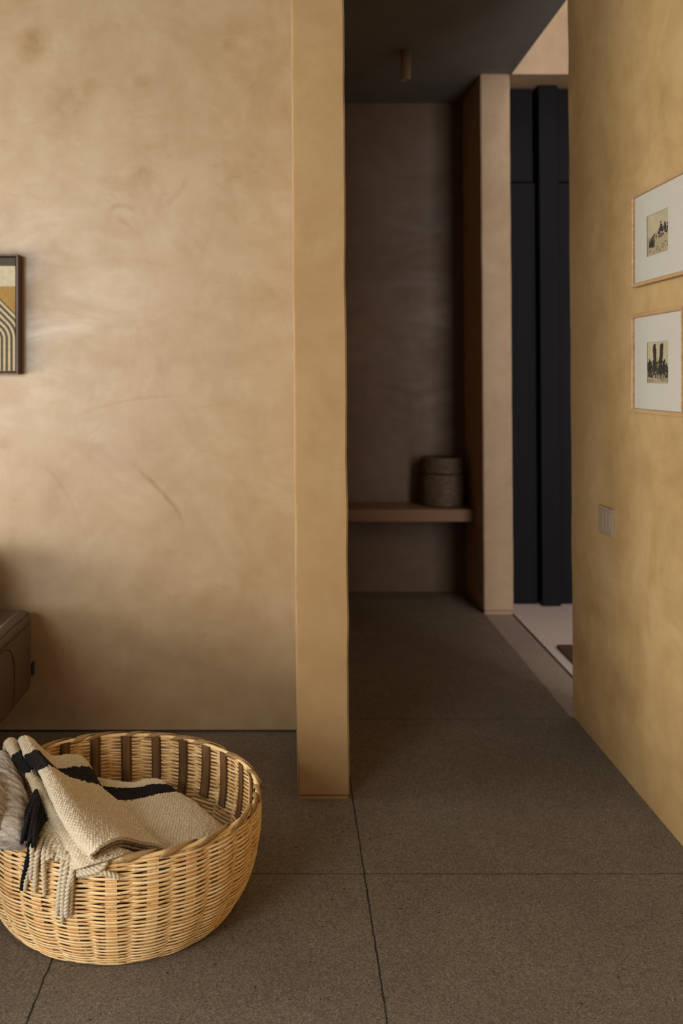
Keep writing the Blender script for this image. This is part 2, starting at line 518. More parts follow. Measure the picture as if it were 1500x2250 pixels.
# tall black door in the hall
dr = bpy.data.objects.new('door_1', None)
dr.location = (1.55, 4.95, 0)
dr['kind'] = 'structure'
COL.objects.link(dr)
def dpart(name, b, mat=M_black):
    o = box(name, b, mat, None, True, 0.003)
    rebase(dr, o)
    return o
dpart('door_panel', (1.097, 1.266, 4.945, 5.04, 0.004, 2.130))
dpart('door_panel', (1.380, 2.055, 4.945, 5.04, 0.004, 2.130))
dpart('transom_panel', (1.097, 1.256, 4.940, 5.04, 2.134, 2.600))
dpart('transom_panel', (1.380, 2.055, 4.940, 5.04, 2.134, 2.600))
dpart('pull_post', (1.276, 1.370, 4.895, 5.04, 0.004, 2.608))

# ------------------------------------------------------------------ bench, lidded basket, spot, mat, switch
bench = box('wall_bench', (0.1705, 0.9535, 4.935, 5.239, 0.418, 0.480), M_bench, None, False, 0.004)
tag(bench, 'brown floating bench slab spanning the dark niche under the lidded basket', 'bench')

def uv_lathe(name, prof, n, mat, parent=None, disp=None, smooth=True, closed=False):
    """prof: list of (r, z). disp(theta, i) -> radial offset"""
    vs, fs = [], []
    for i, (r, z) in enumerate(prof):
        for k in range(n):
            t = 2 * math.pi * k / n
            rr = r + (disp(t, i, k) if disp else 0)
            vs.append((rr * math.cos(t), rr * math.sin(t), z))
    for i in range(len(prof) - 1):
        for k in range(n):
            k2 = (k + 1) % n
            fs.append((i * n + k, i * n + k2, (i + 1) * n + k2, (i + 1) * n + k))
    o = mesh_obj(name, vs, fs, mat, parent, smooth)
    return o

def woven_fine(name, c0, c1):
    m, nt, b = new_mat(name)
    tc = N(nt, 'ShaderNodeTexCoord').outputs['Object']
    n = noise(nt, mapping(nt, tc, (30, 30, 160)), 1, 4, 0.6)
    L(nt, ramp(nt, n, [(0.35, c0), (0.65, c1)]), b.inputs['Base Color'])
    b.inputs['Roughness'].default_value = 0.6
    return m
M_lidbasket = woven_fine('dark_rattan', srgb(66, 52, 38), srgb(112, 90, 64))

lb = empty('lidded_basket', (0.808, 5.116, 0.4805), 'dark round woven basket with a lid standing on the niche bench', 'basket')
def rib_profile(r_fn, z0, z1, pitch, amp):
    out = []
    n = int((z1 - z0) / pitch * 4)
    for i in range(n + 1):
        z = z0 + (z1 - z0) * i / n
        out.append((r_fn((z - z0) / (z1 - z0)) + amp * abs(math.sin(math.pi * (z - z0) / pitch)), z))
    return out
def chk(period):
    def d(t, i, k):
        return 0.0013 * math.sin(t * period) * (1 if (i // 4) % 2 == 0 else -1)
    return d
body = [(0.0, 0.0), (0.100, 0.0)] + rib_profile(lambda u: 0.105 + 0.010 * math.sin(math.pi * (0.15 + 0.75 * u)), 0.003, 0.165, 0.0095, 0.0022) + [(0.100, 0.168), (0.0, 0.166)]
uv_lathe('basket_body', body, 192, M_lidbasket, lb, chk(48))
lid = [(0.108, 0.171)] + rib_profile(lambda u: 0.110 - 0.004 * u, 0.172, 0.243, 0.0095, 0.0022) + [(0.108, 0.247), (0.103, 0.252), (0.094, 0.251)]
for i in range(1, 10):
    lid.append((0.094 * (1 - i / 9), 0.249 - 0.0015 * (i % 2)))
uv_lathe('basket_lid', lid, 192, M_lidbasket, lb, chk(48))

sp = empty('ceiling_spotlight', (0.531, 4.39, CZ - 0.135), 'small off-white cylinder spotlight fixed to the dark passage ceiling', 'ceiling light')
uv_lathe('spot_housing', [(0.0, 0.135), (0.0235, 0.135), (0.0235, 0.004), (0.0225, 0.0), (0.0205, 0.0), (0.0195, 0.004), (0.0190, 0.030)], 48, M_ceramic, sp)
uv_lathe('spot_reflector', [(0.0188, 0.024), (0.014, 0.040), (0.0, 0.042)], 32, M_darkmetal, sp)

# doormat
bm = boxes_bm([(1.140, 1.90, 3.38, 4.150, 0.0, 0.016)], False, 0.006, 2)
mat_o = bm_obj('doormat', bm, M_coir)
tag(mat_o, 'dark brown coir doormat lying on the pale hall floor', 'doormat')

# light switch, wall face at this height
def wall_x(z):
    return 0.968 - LEAN * z
sw = empty('light_switch', (wall_x(0.717), 2.94, 0.717), 'small beige horizontal light switch plate low on the right wall', 'light switch')
def sbox(name, b, mat, bev, parent=sw):
    o = box(name, b, mat, None, False, bev)
    o.parent = parent
    return o
sbox('switch_plate', (-0.0085, 0.004, -0.0625, 0.0625, -0.042, 0.042), M_switch, 0.0012)
for k in range(3):
    y = -0.032 + 0.032 * k
    sbox('rocker', (-0.0102, -0.008, y - 0.0145, y + 0.0145, -0.030, 0.030), M_switch, 0.0008)

# ------------------------------------------------------------------ framed pictures on the right wall
def framed_print(z0, z1, y0, y1, yc, label, art):
    """hangs on the right wall; local axes: u towards the camera (-Y), v up, w out of the wall (-X)"""
    zc = (z0 + z1) / 2
    root = empty('framed_print', (wall_x(zc) - 0.001, (y0 + y1) / 2, zc), label, 'framed print', 'oak framed prints on the right wall')
    hw, hh = (y1 - y0) / 2, (z1 - z0) / 2
    du = (y0 + y1) / 2 - yc
    t, dep = 0.0095, 0.019
    def loc(u, v, w):
        return (-w - LEAN * v * 0, -u, v)
    # frame: mitred profile
    prof = [(0, 0), (0, dep), (t * 0.8, dep), (t, dep - 0.002), (t, 0.004)]
    vs, fs = [], []
    cs = [(-1, -1), (1, -1), (1, 1), (-1, 1)]
    for (a, b_) in cs:
        for (i_, w) in prof:
            vs.append(loc(a * (hw - i_), b_ * (hh - i_), w))
    n = len(prof)
    for k in range(4):
        k2 = (k + 1) % 4
        for i in range(n - 1):
            fs.append((k * n + i, k2 * n + i, k2 * n + i + 1, k * n + i + 1))
    me = mesh_obj('frame', vs, fs, M_frame_oak, root)
    bmx = bmesh.new(); bmx.from_mesh(me.data)
    bmesh.ops.recalc_face_normals(bmx, faces=bmx.faces); bmx.to_mesh(me.data); bmx.free()
    # backing with the white mat; the mat is a real board with a bevelled window
    pw, ph = 0.073, 0.0525
    art(root, lambda u, v, w: loc(u + du, v, w), pw, ph)
    vs = []
    for (w, uu, vv, o_) in ((0.0105, hw - 0.005, hh - 0.005, 0), (0.0105, pw + 0.0012, ph + 0.0012, du), (0.0090, pw, ph, du)):
        for (a, b_) in cs:
            vs.append(loc(a * uu + o_, b_ * vv, w))
    fs = []
    for r in range(2):
        for k in range(4):
            k2 = (k + 1) % 4
            fs.append((r * 4 + k, r * 4 + k2, (r + 1) * 4 + k2, (r + 1) * 4 + k))
    mo = mesh_obj('mat_board', vs, fs, M_white_mat, root)
    bk = boxes_bm([(-0.0072, -0.0020, -hw + 0.006, hw - 0.006, -hh + 0.006, hh - 0.006)])
    bm_obj('backing_board', bk, M_seam, root)
    return root

M_sepia = simple('sepia_paper', srgb(160, 146, 112), 0.8, 0, 30, 0.10)
M_sepia_sand = simple('sepia_sand', srgb(146, 130, 98), 0.8, 0, 120, 0.22)
M_ink = simple('sepia_ink', srgb(34, 30, 22), 0.8, 0, 160, 0.3)
M_ink_mid = simple('sepia_midtone', srgb(88, 76, 54), 0.8, 0, 160, 0.35)

class Art:
    def __init__(s, loc):
        s.v, s.f, s.m, s.loc, s.k = [], [], [], loc, 0
    def poly(s, pts, mi):
        s.k += 1
        w = 0.0077 + 0.000004 * s.k
        b = len(s.v)
        s.v += [s.loc(u, v, w) for u, v in pts]
        s.f.append(list(range(b, b + len(pts))))
        s.m.append(mi)
    def blob(s, u, v, ru, rv, mi, n=9, jag=0.35):
        s.poly([(u + ru * math.cos(6.283 * k / n) * (1 + jag * (random.random() - .5)),
                 v + rv * math.sin(6.283 * k / n) * (1 + jag * (random.random() - .5))) for k in range(n)], mi)
    def done(s, root):
        return mesh_obj('photo_print', s.v, s.f, None, root, False, [M_sepia, M_sepia_sand, M_ink, M_ink_mid], s.m)

def art_hill(root, loc, pw, ph):
    a = Art(loc)
    a.poly([(-pw, -ph), (pw, -ph), (pw, ph), (-pw, ph)], 0)
    st = random.getstate(); random.seed(21)
    a.poly([(-pw, -ph), (pw, -ph), (pw, -0.002), (0.04, -0.006), (0.0, -0.014), (-0.04, -0.008), (-pw, -0.004)], 1)
    def ridge(u):
        return -0.020 + (u + pw) / (2 * pw) * 0.030
    for k in range(150):
        u = random.uniform(-pw * 0.78, pw * 0.95)
        a.blob(u, ridge(u) + random.uniform(-0.011, 0.009), random.uniform(.0015, .0048), random.uniform(.002, .0052), random.choice((2, 2, 3, 3, 0, 1)))
    for k in range(26):   # dark stand of trunks at the left
        u = random.uniform(-0.058, -0.018)
        h = random.uniform(0.008, 0.020)
        a.poly([(u - .0011, -0.034 + random.uniform(0, .006)), (u + .0011, -0.034 + random.uniform(0, .006)), (u + .001, -0.030 + h), (u - .001, -0.030 + h)], 2)
    for (u, v, h) in ((0.020, 0.004, 0.020), (0.026, 0.002, .014), (0.046, 0.004, 0.015), (0.052, 0.002, .012), (0.034, 0.0, .010), (0.010, -.004, .012), (0.066, -.002, .008)):
        a.blob(u, v + h * .35, .0048, h * .55, 2, 8)
        a.blob(u + .0005, v + h * 1.05, .0034, .0034, 2, 10, .1)
    for k in range(24):
        a.blob(random.uniform(-pw * .95, pw * .95), random.uniform(-ph * .95, -0.026), random.uniform(.001, .006), random.uniform(.0006, .0015), random.choice((3, 3, 2)))
    random.setstate(st)
    a.done(root)

def art_cactus(root, loc, pw, ph):
    a = Art(loc)
    a.poly([(-pw, -ph), (pw, -ph), (pw, ph), (-pw, ph)], 0)
    st = random.getstate(); random.seed(33)
    a.poly([(-pw, -ph), (pw, -ph), (pw, -0.034), (-pw, -0.036)], 1)
    for k in range(330):
        u = random.uniform(-pw * 0.95, pw * 0.95)
        top = 0.004 - abs(u) * 0.16 + 0.007 * math.sin(u * 170)
        a.blob(u, random.uniform(-0.038, top), random.uniform(.0018, .0058), random.uniform(.0016, .005), random.choice((2, 2, 2, 2, 3, 3, 1)))
    for (c, tilt) in ((-0.017, -0.006), (0.018, 0.010)):       # two thick columns
        for k in range(60):
            q = k / 59
            a.blob(c + tilt * q + random.uniform(-.005, .005), -0.018 + 0.062 * q, random.uniform(.0055, .0085) * (1.0 if q < .93 else .7), .0045, 2, 9, .3)
    for u, h in ((-0.055, .010), (-0.046, .004), (0.046, .008), (0.038, .002), (-0.062, -.004)):
        for k in range(10):
            a.blob(u + random.uniform(-.002, .002), -0.024 + k * .1 * (h + .024), .0032, .003, 2)
    for u in (-.004, .012, .034):
        a.poly([(u, -.044), (u + .004, -.044), (u + .0035, -.030), (u + .0005, -.030)], 0)
    for k in range(30):
        a.blob(random.uniform(-pw * .95, pw * .95), random.uniform(-ph * .92, -.034), random.uniform(.001, .006), .0008, 3)
    random.setstate(st)
    a.done(root)

framed_print(1.393, 1.644, 2.300, 2.669, 2.505, 'upper oak framed sepia print of figures on a rocky hillside', art_hill)
framed_print(1.055, 1.319, 2.328, 2.679, 2.510, 'lower oak framed sepia print of a tall dark two-columned cactus', art_cactus)

# ------------------------------------------------------------------ painting on the left wall
pt = empty('framed_painting', (-1.02, 3.165, 1.35), 'small walnut framed geometric striped painting on the left wall', 'painting')
PX1, PX0, PZ0, PZ1, PY = -0.8575, -1.183, 1.157, 1.541, 3.118
def pbox(name, b, mat, bev=0.0, parent=None):
    o = box(name, b, mat, None, False, bev)
    rebase(pt, o)
    return o
T = 0.0062
bmf = boxes_bm([(PX0, PX1, PY, 3.1648, PZ0, PZ0 + T), (PX0, PX1, PY, 3.1648, PZ1 - T, PZ1),
                (PX0, PX0 + T, PY, 3.1648, PZ0 + T, PZ1 - T), (PX1 - T, PX1, PY, 3.1648, PZ0 + T, PZ1 - T)], False, 0.001, 1)
o = bm_obj('frame', bmf, M_frame_walnut); rebase(pt, o)
pbox('tray', (PX0 + T, PX1 - T, 3.142, 3.160, PZ0 + T, PZ1 - T), M_seam)
def canvas_mat(name, c):
    m, nt, b = new_mat(name)
    p = pos(nt)
    wv = noise(nt, mapping(nt, p, (900, 900, 220)), 1, 2, 0.5)
    n = noise(nt, p, 60, 5, 0.7)
    lo = tuple(x * 0.78 for x in c[:3]) + (1,)
    hi = tuple(min(1, x * 1.15) for x in c[:3]) + (1,)
    L(nt, ramp(nt, math_n(nt, 'MULTIPLY_ADD', wv, 0.5, math_n(nt, 'MULTIPLY', n, 0.5)), [(0.35, lo), (0.65, hi)]), b.inputs['Base Color'])
    b.inputs['Roughness'].default_value = 0.85
    return m
MC = [canvas_mat('paint_olive', srgb(66, 60, 44)), canvas_mat('paint_cream', srgb(178, 166, 134)),
      canvas_mat('paint_mustard', srgb(146, 112, 52)), canvas_mat('paint_sand', srgb(178, 158, 122))]
vs, fs, mi = [], [], []
CXR = PX1 - T - 0.0052        # canvas right edge
CXL = PX0 + T + 0.0052
CZ0, CZ1 = PZ0 + T + 0.0045, PZ1 - T - 0.0045
YC = 3.127
def ppoly(pts, m, lift=0.0):
    b = len(vs)
    vs.extend([(x, YC - lift, z) for x, z in pts])
    fs.append(list(range(b, b + len(pts)))); mi.append(m)
def band(z0, z1, m):
    ppoly([(CXL, z0), (CXR, z0), (CXR, z1), (CXL, z1)], m)
zt = CZ1
band(zt - 0.026, zt, 0)
band(zt - 0.091, zt - 0.026, 1)
band(CZ0, zt - 0.091, 2)
# nested arches: straight at 45 degrees on the left, bending down to the vertical
ACX, ACZ = -0.9468, 1.2707
def arch_path(R):
    pts = [(ACX + R, CZ0 + 0.002 + (ACZ - CZ0 - 0.002) * k / 3) for k in range(4)]
    for k in range(1, 21):
        t = math.radians(45 * k / 20)
        pts.append((ACX + R * math.cos(t), ACZ + R * math.sin(t)))
    ex, ez = pts[-1]
    n = 24
    for k in range(1, n + 1):
        x = ex + (min(CXL, ex) - ex) * k / n
        pts.append((x, ez + (ex - x)))
    return pts
def strip(r0, r1, m, lift):
    A, B = arch_path(r0), arch_path(r1)
    for i in range(len(A) - 1):
        q = [A[i], A[i + 1], B[i + 1], B[i]]
        if min(x for x, z in q) > CXR:
            continue
        q = [(min(CXR, max(CXL, x)), min(zt - 0.092, z)) for x, z in q]
        ppoly(q, m, lift)
strip(0.112, 0.010, 0, 0.0003)
for k in range(7):
    rc = 0.112 - 0.0076 - k * 0.0153
    if rc > 0.006:
        strip(rc + 0.0037, rc - 0.0037, 3, 0.0006)
ppoly([(CXL, CZ0 + .002), (ACX + 0.012, CZ0 + .002), (ACX + 0.012, ACZ), (CXL, ACZ + 0.12)], 0, 0.0002)
cv = mesh_obj('canvas', vs, fs, None, None, False, MC, mi)
md = boxes_bm([(CXL, CXR, YC + 0.0004, 3.142, CZ0, CZ1)])
cb = bm_obj('canvas_stretcher', md, MC[0])
rebase(pt, cv, cb)

# ------------------------------------------------------------------ sofa at the left edge
sofa = empty('leather_sofa', (-1.8, 2.55, 0), 'low brown leather sofa with stitched edges at the left of the frame', 'sofa')
def rounded_block(name, b, mat, r, segs=5, puff=0.0):
    bm = boxes_bm([b], False, r, segs)
    o = bm_obj(name, bm, mat, None, True)
    rebase(sofa, o)
    return o
SX = -0.806
rounded_block('seat_base', (-2.85, SX, 1.65, 3.100, 0.158, 0.418), M_leather, 0.028, 7)
rounded_block('back_cushion', (-2.8, -0.935, 2.82, 3.07, 0.417, 0.62), M_leather, 0.05)
for x in (-2.75, -1.02):
    for y in (1.8, 2.95):
        o = box('leg', (x - .02, x + .02, y - .02, y + .02, 0.0, 0.16), M_darkmetal, None, False, .003)
        rebase(sofa, o)
def tube_geo(pts, rad, n=8, close=False):
    pts = [Vector(p) for p in pts]
    vs, fs = [], []
    prevn = None
    for i, p in enumerate(pts):
        t = (pts[min(i + 1, len(pts) - 1)] - pts[max(i - 1, 0)]).normalized()
        ref = Vector((0, 0, 1)) if abs(t.z) < 0.9 else Vector((1, 0, 0))
        a = t.cross(ref).normalized() if prevn is None else (prevn - t * prevn.dot(t)).normalized()
        prevn = a
        b = t.cross(a)
        r = rad(i / (len(pts) - 1)) if callable(rad) else rad
        for k in range(n):
            th = 2 * math.pi * k / n
            vs.append(p + (a * math.cos(th) + b * math.sin(th)) * r)
    for i in range(len(pts) - 1):
        for k in range(n):
            k2 = (k + 1) % n
            fs.append((i * n + k, i * n + k2, (i + 1) * n + k2, (i + 1) * n + k))
    fs.append(tuple(range(n - 1, -1, -1)))
    fs.append(tuple((len(pts) - 1) * n + k for k in range(n)))
    return vs, fs
def merge(parts):
    V, Fc = [], []
    for v, f in parts:
        b = len(V)
        V += list(v)
        Fc += [tuple(i + b for i in q) for q in f]
    return V, Fc
# piped seam with stitches along the top edge of the side
pp = [tube_geo([(SX - 0.0065, 1.68 + (3.075 - 1.68) * i / 30, 0.4075) for i in range(31)], 0.0016)]
V, Fc = merge(pp); o = mesh_obj('seam_piping', V, Fc, M_seam, None, True); rebase(sofa, o)
for side in (0, 1):
    pp = []
    for i in range(174):
        y = 1.7 + i * 0.0078
        if side == 0:
            pp.append(tube_geo([(SX + 0.0006, y, 0.3850), (SX + 0.0012, y + 0.002, 0.3810), (SX + 0.0004, y + 0.004, 0.3770)], 0.0009, 5))
        else:
            pp.append(tube_geo([(SX - 0.030, y, 0.4185), (SX - 0.034, y + 0.003, 0.4187)], 0.0009, 5))
    V, Fc = merge(pp)
    o = mesh_obj('seam_stitching', V, Fc, M_thread, None, False)
    rebase(sofa, o)
pts = [(SX + 0.0005, 2.70, 0.372), (SX + 0.0008, 2.79, 0.370), (SX + 0.0008, 2.845, 0.352), (SX + 0.0008, 2.878, 0.315), (SX + 0.0008, 2.890, 0.26), (SX + 0.0006, 2.882, 0.21), (SX + 0.0005, 2.868, 0.180)]
pts = [tuple(q) for q in np.array(pts)]
V, Fc = tube_geo(catmull(np.array(pts), 40, 0), 0.0014); o = mesh_obj('panel_seam', V, Fc, M_seam, None, True); rebase(sofa, o)
o = box('tag', (SX - 0.003, SX + 0.002, 3.088, 3.116, 0.205, 0.246), M_tag, None, False, 0.001); rebase(sofa, o)

# ------------------------------------------------------------------ big woven basket
BC = np.array([-0.3714, 2.1672])
RIM_Z, RIM_R = 0.240, 0.3135
bk = empty('woven_basket', (BC[0], BC[1], 0.0), 'large round tan woven cane basket on the floor holding folded throws', 'basket')
ECC = 0.012
def ecc(t):
    """basket is a little out of round"""
    return 1 + ECC / 0.31 * math.cos(2 * (t - math.radians(118)))
def prof_r(z):
    u = z / RIM_Z
    return 0.250 + (RIM_R - 0.250) * (1 - (1 - min(1, u)) ** 2.6) + 0.004 * math.sin(math.pi * min(1, u))

def strand_mat(name, dull=0.0):
    m, nt, b = new_mat(name)
    a = N(nt, 'ShaderNodeAttribute'); a.attribute_name = 'tint'
    tc = N(nt, 'ShaderNodeTexCoord').outputs['Object']
    n = noise(nt, tc, 55, 5, 0.7)
    n2 = noise(nt, mapping(nt, tc, (60, 60, 400)), 1, 3, 0.6)
    f = math_n(nt, 'MULTIPLY_ADD', n, 0.35, math_n(nt, 'MULTIPLY', n2, 0.3))
    f = math_n(nt, 'MULTIPLY_ADD', a.outputs['Fac'], 0.5, f)
    col = ramp(nt, f, [(0.20, srgb(160, 112, 64)), (0.38, srgb(232, 184, 118)), (0.60, srgb(250, 214, 150)), (0.85, srgb(253, 230, 178))])
    spk = ramp(nt, noise(nt, mapping(nt, tc, (30, 30, 60)), 1.6, 6, 0.75), [(0.35, (1, 1, 1, 1)), (0.42, (0, 0, 0, 1))])
    col = mixc(nt, math_n(nt, 'MULTIPLY', spk, 0.7), col, srgb(70, 42, 22))
    if dull:
        col = mixc(nt, 0.68, col, srgb(104, 78, 40))
    L(nt, col, b.inputs['Base Color'])
    b.inputs['Roughness'].default_value = 0.45
    b.inputs['Specular IOR Level'].default_value = 0.4
    bump(nt, b, n2, 0.2, 0.0006)
    return m
M_cane = strand_mat('tan_cane')
M_rib = wood('dark_cane_rib', srgb(84, 58, 34), srgb(140, 104, 64), 2, 0.9, 0.45)
M_bind = strand_mat('rim_strip', 0.12)

def set_attr(o, name, vals):
    at = o.data.attributes.new(name, 'FLOAT', 'POINT')
    at.data.foreach_set('value', np.asarray(vals, dtype=np.float32))

NS = 26
STAKE = [2 * math.pi * (k + 0.5) / NS for k in range(NS)]
def weave():
    vs, fs, tint = [], [], []
    M = NS * 14
    cs = 6
    z, row = 0.006, 0
    while z < RIM_Z - 0.006:
        ph = math.pi * row
        base_t = random.uniform(0.15, 0.8)
        w = random.uniform(0.0024, 0.0031)
        p1, p2 = random.uniform(0, 6.28), random.uniform(0, 6.28)
        b0 = len(vs)
        for k in range(M):
            t = 2 * math.pi * k / M
            osc = math.cos(NS / 2 * t + ph)
            osc = math.copysign(abs(osc) ** 0.75, osc)
            zz = z + 0.0006 * math.sin(3 * t + p1) + 0.0005 * math.sin(7 * t + p2) + 0.0009 * mnoise.noise(Vector((math.cos(t) * 9, math.sin(t) * 9, row * 3.1)))
            r = prof_r(zz) * ecc(t) + 0.0046 * osc * min(1.0, 0.25 + zz / 0.045)
            tw = 0.30 * math.sin(5 * t + p2)
            c = base_t + 0.28 * mnoise.noise(Vector((math.cos(t) * 5, math.sin(t) * 5, row * 2.3))) + 0.06 * osc
            ww = w * (1 + 0.18 * mnoise.noise(Vector((math.cos(t) * 14, math.sin(t) * 14, row * 1.7))))
            slope = (prof_r(zz + 0.004) - prof_r(zz - 0.004)) / 0.008
            for q in range(cs):
                a = 2 * math.pi * q / cs + tw * 0.3
                dr_ = 0.0019 * math.cos(a)
                dz_ = ww * math.sin(a)
                rr = r + dr_ + slope * dz_
                vs.append((rr * math.cos(t), rr * math.sin(t), zz + dz_))
                tint.append(c)
        for k in range(M):
            k2 = (k + 1) % M
            for q in range(cs):
                q2 = (q + 1) % cs
                fs.append((b0 + k * cs + q, b0 + k2 * cs + q, b0 + k2 * cs + q2, b0 + k * cs + q2))
        z += 0.0043
        row += 1
    o = mesh_obj('woven_wall', vs, fs, M_cane, bk, True)
    set_attr(o, 'tint', tint)
weave()
# outer stakes hidden in the weave
vs, fs = [], []
for t in STAKE:
    t = t - math.pi / NS
    b0 = len(vs)
    n = 14
    for i in range(n + 1):
        z = 0.004 + (RIM_Z - 0.006) * i / n
        for (dt, dr_) in ((-0.011, -0.001), (0.011, -0.001), (0.011, 0.001), (-0.011, 0.001)):
            r = prof_r(z) * ecc(t) + dr_
            vs.append((r * math.cos(t) - dt * math.sin(t), r * math.sin(t) + dt * math.cos(t), z))
    for i in range(n):
        for k in range(4):
            k2 = (k + 1) % 4
            fs.append((b0 + i * 4 + k, b0 + i * 4 + k2, b0 + (i + 1) * 4 + k2, b0 + (i + 1) * 4 + k))
o = mesh_obj('stakes', vs, fs, M_cane, bk, False)
set_attr(o, 'tint', [0.35] * len(vs))
# flat dark inner ribs, one mesh each
for j, t0 in enumerate(STAKE):
    t = t0 + random.uniform(-0.02, 0.02) - math.pi / NS
    vs, fs = [], []
    n = 16
    zb = 0.112 + random.uniform(-0.006, 0.006)
    wd = random.uniform(0.0115, 0.0145)
    tl = random.uniform(-0.01, 0.01)
    for i in range(n + 1):
        z = zb + (RIM_Z + 0.001 - zb) * i / n
        rin = prof_r(z) * ecc(t) - 0.0085
        tt = t + tl * (i / n - .5)
        for (dt, dr_) in ((-1, 0.0), (-0.35, -0.0018), (0.35, -0.0018), (1, 0.0), (0.0, 0.0012)):
            r = rin + dr_
            vs.append((r * math.cos(tt) - dt * wd * math.sin(tt), r * math.sin(tt) + dt * wd * math.cos(tt), z))
    for i in range(n):
        for k in range(5):
            k2 = (k + 1) % 5
            fs.append((i * 5 + k, i * 5 + k2, (i + 1) * 5 + k2, (i + 1) * 5 + k))
    mesh_obj('inner_rib', vs, fs, M_rib, bk, True)
# base
uv_lathe('basket_base', [(0.0, 0.0035), (0.20, 0.0025), (0.246, 0.001), (0.252, 0.006), (0.246, 0.011), (0.0, 0.010)], 96, M_rib, bk)
# rim core and its wrapped, braided flat strips
def rim_point(t, phi, mr, dz=0.0):
    rc = RIM_R * ecc(t) - 0.001
    r = rc + mr * math.cos(phi)
    return (r * math.cos(t), r * math.sin(t), RIM_Z + dz + 0.85 * mr * math.sin(phi))
vs, fs = [], []
M, cs = 240, 10
for k in range(M):
    for q in range(cs):
        vs.append(rim_point(2 * math.pi * k / M, 2 * math.pi * q / cs, 0.0056))
for k in range(M):
    k2 = (k + 1) % M
    for q in range(cs):
        q2 = (q + 1) % cs
        fs.append((k * cs + q, k2 * cs + q, k2 * cs + q2, k * cs + q2))
o = mesh_obj('rim_core', vs, fs, M_cane, bk, True)
set_attr(o, 'tint', [0.5] * len(vs))
vs, fs, tint = [], [], []
NW = 27
for j in range(NW):
    t0 = 2 * math.pi * j / NW + random.uniform(-.05, .05)
    span = random.uniform(0.26, 0.42)
    wdt = random.uniform(0.028, 0.052)       # angular half width
    f0, f1 = math.radians(-85 + random.uniform(-25, 15)), math.radians(240 + random.uniform(-30, 25))
    n, mcs = 24, 5
    b0 = len(vs)
    lift = random.uniform(0.0, 0.0022)
    tn = random.uniform(-0.1, 0.30)
    for i in range(n + 1):
        u = i / n
        uu = u + 0.10 * math.sin(2 * math.pi * u)
        phi = f0 + (f1 - f0) * uu
        tm = t0 + span * u
        wv = wdt * (0.5 + 0.5 * math.sin(math.pi * u))
        for side in range(mcs):
            s_ = side / (mcs - 1) * 2 - 1
            bulge = 0.0008 * (1 - s_ * s_)
            mr = 0.0070 + lift + bulge + 0.0020 * math.sin(math.pi * u)
            vs.append(rim_point(tm + s_ * wv, phi - s_ * 0.30, mr))
            tint.append(tn + 0.12 * mnoise.noise(Vector((t0 * 9, s_ * 2, u * 3))))
    for i in range(n):
        for side in range(mcs - 1):
            fs.append((b0 + i * mcs + side, b0 + i * mcs + side + 1, b0 + (i + 1) * mcs + side + 1, b0 + (i + 1) * mcs + side))
o = mesh_obj('rim_binding', vs, fs, M_bind, bk, True)
set_attr(o, 'tint', tint)
sm = o.modifiers.new('thickness', 'SOLIDIFY'); sm.thickness = 0.0009; sm.offset = 0

# ------------------------------------------------------------------ throws
def patch(ctrl, nr, nc):
    g = catmull(catmull(ctrl, nr, 0), nc, 1)
    rowp = np.linspace(0, len(ctrl) - 1, nr)
    dv = np.linalg.norm(np.diff(g, axis=0), axis=2).mean(1)
    v = np.concatenate([[0], np.cumsum(dv)])
    du = np.linalg.norm(np.diff(g, axis=1), axis=2)
    u = np.concatenate([np.zeros((nr, 1)), np.cumsum(du, axis=1)], axis=1)
    gu = np.gradient(g, axis=1); gv = np.gradient(g, axis=0)
    nrm = np.cross(gu, gv)
    nrm /= np.linalg.norm(nrm, axis=2, keepdims=True) + 1e-12
    if nrm[nr // 2, nc // 2, 2] < 0:
        nrm = -nrm
    return g, u, np.repeat(v[:, None], nc, 1), nrm, rowp

def stitches(u, v, a=0.0072, b=0.0052, slant=0.25):
    vv = v + slant * 0.0
    row = np.floor(vv / b)
    off = np.where(row % 2 == 0, 0.0, 0.5)
    uu = u / a + off
    cu = uu - np.floor(uu) - 0.5
    cv = vv / b - row - 0.5
    d = (cu * 2) ** 2 * 0.85 + ((cv + cu * slant) * 2) ** 2 * 0.8
    h = np.sqrt(np.clip(1 - d, 0, 1))
    idx = (np.floor(uu) * 12.9898 + row * 78.233)
    rnd = np.abs(np.modf(np.sin(idx) * 43758.5453)[0])
    return h, rnd

def grid_faces(nr, nc, base=0):
    i, j = np.meshgrid(np.arange(nr - 1), np.arange(nc - 1), indexing='ij')
    a = base + i * nc + j
    return np.stack([a, a + 1, a + nc + 1, a + nc], -1).reshape(-1, 4)

def attr_col_mat(name, attr, rough=0.95, nscale=900, amp=0.25, sheen=0.3, bd=0.0008):
    m, nt, b = new_mat(name)
    a = N(nt, 'ShaderNodeAttribute'); a.attribute_name = attr
    tc = N(nt, 'ShaderNodeTexCoord').outputs['Object']
    n = noise(nt, tc, nscale, 4, 0.7)
    k = remap(nt, n, 0.3, 0.7, 1 - amp, 1 + amp)
    mx = N(nt, 'ShaderNodeVectorMath', operation='SCALE')
    L(nt, a.outputs['Color'], mx.inputs[0]); L(nt, k, mx.inputs['Scale'])
    L(nt, mx.outputs[0], b.inputs['Base Color'])
    b.inputs['Roughness'].default_value = rough
    b.inputs['Specular IOR Level'].default_value = 0.2
    b.inputs['Sheen Weight'].default_value = sheen
    b.inputs['Sheen Roughness'].default_value = 0.5
    bump(nt, b, n, 0.5, bd)
    return m
M_yarn = attr_col_mat('woven_yarn', 'dye_shade', sheen=0.06)
M_mohair = attr_col_mat('brushed_wool', 'dye_shade', 1.0, 340, 0.45, 0.3, 0.004)
CREAM = np.array(srgb(226, 210, 178)[:3]); CREAM2 = np.array(srgb(198, 180, 148)[:3]); BLACK = np.array(srgb(20, 16, 13)[:3])

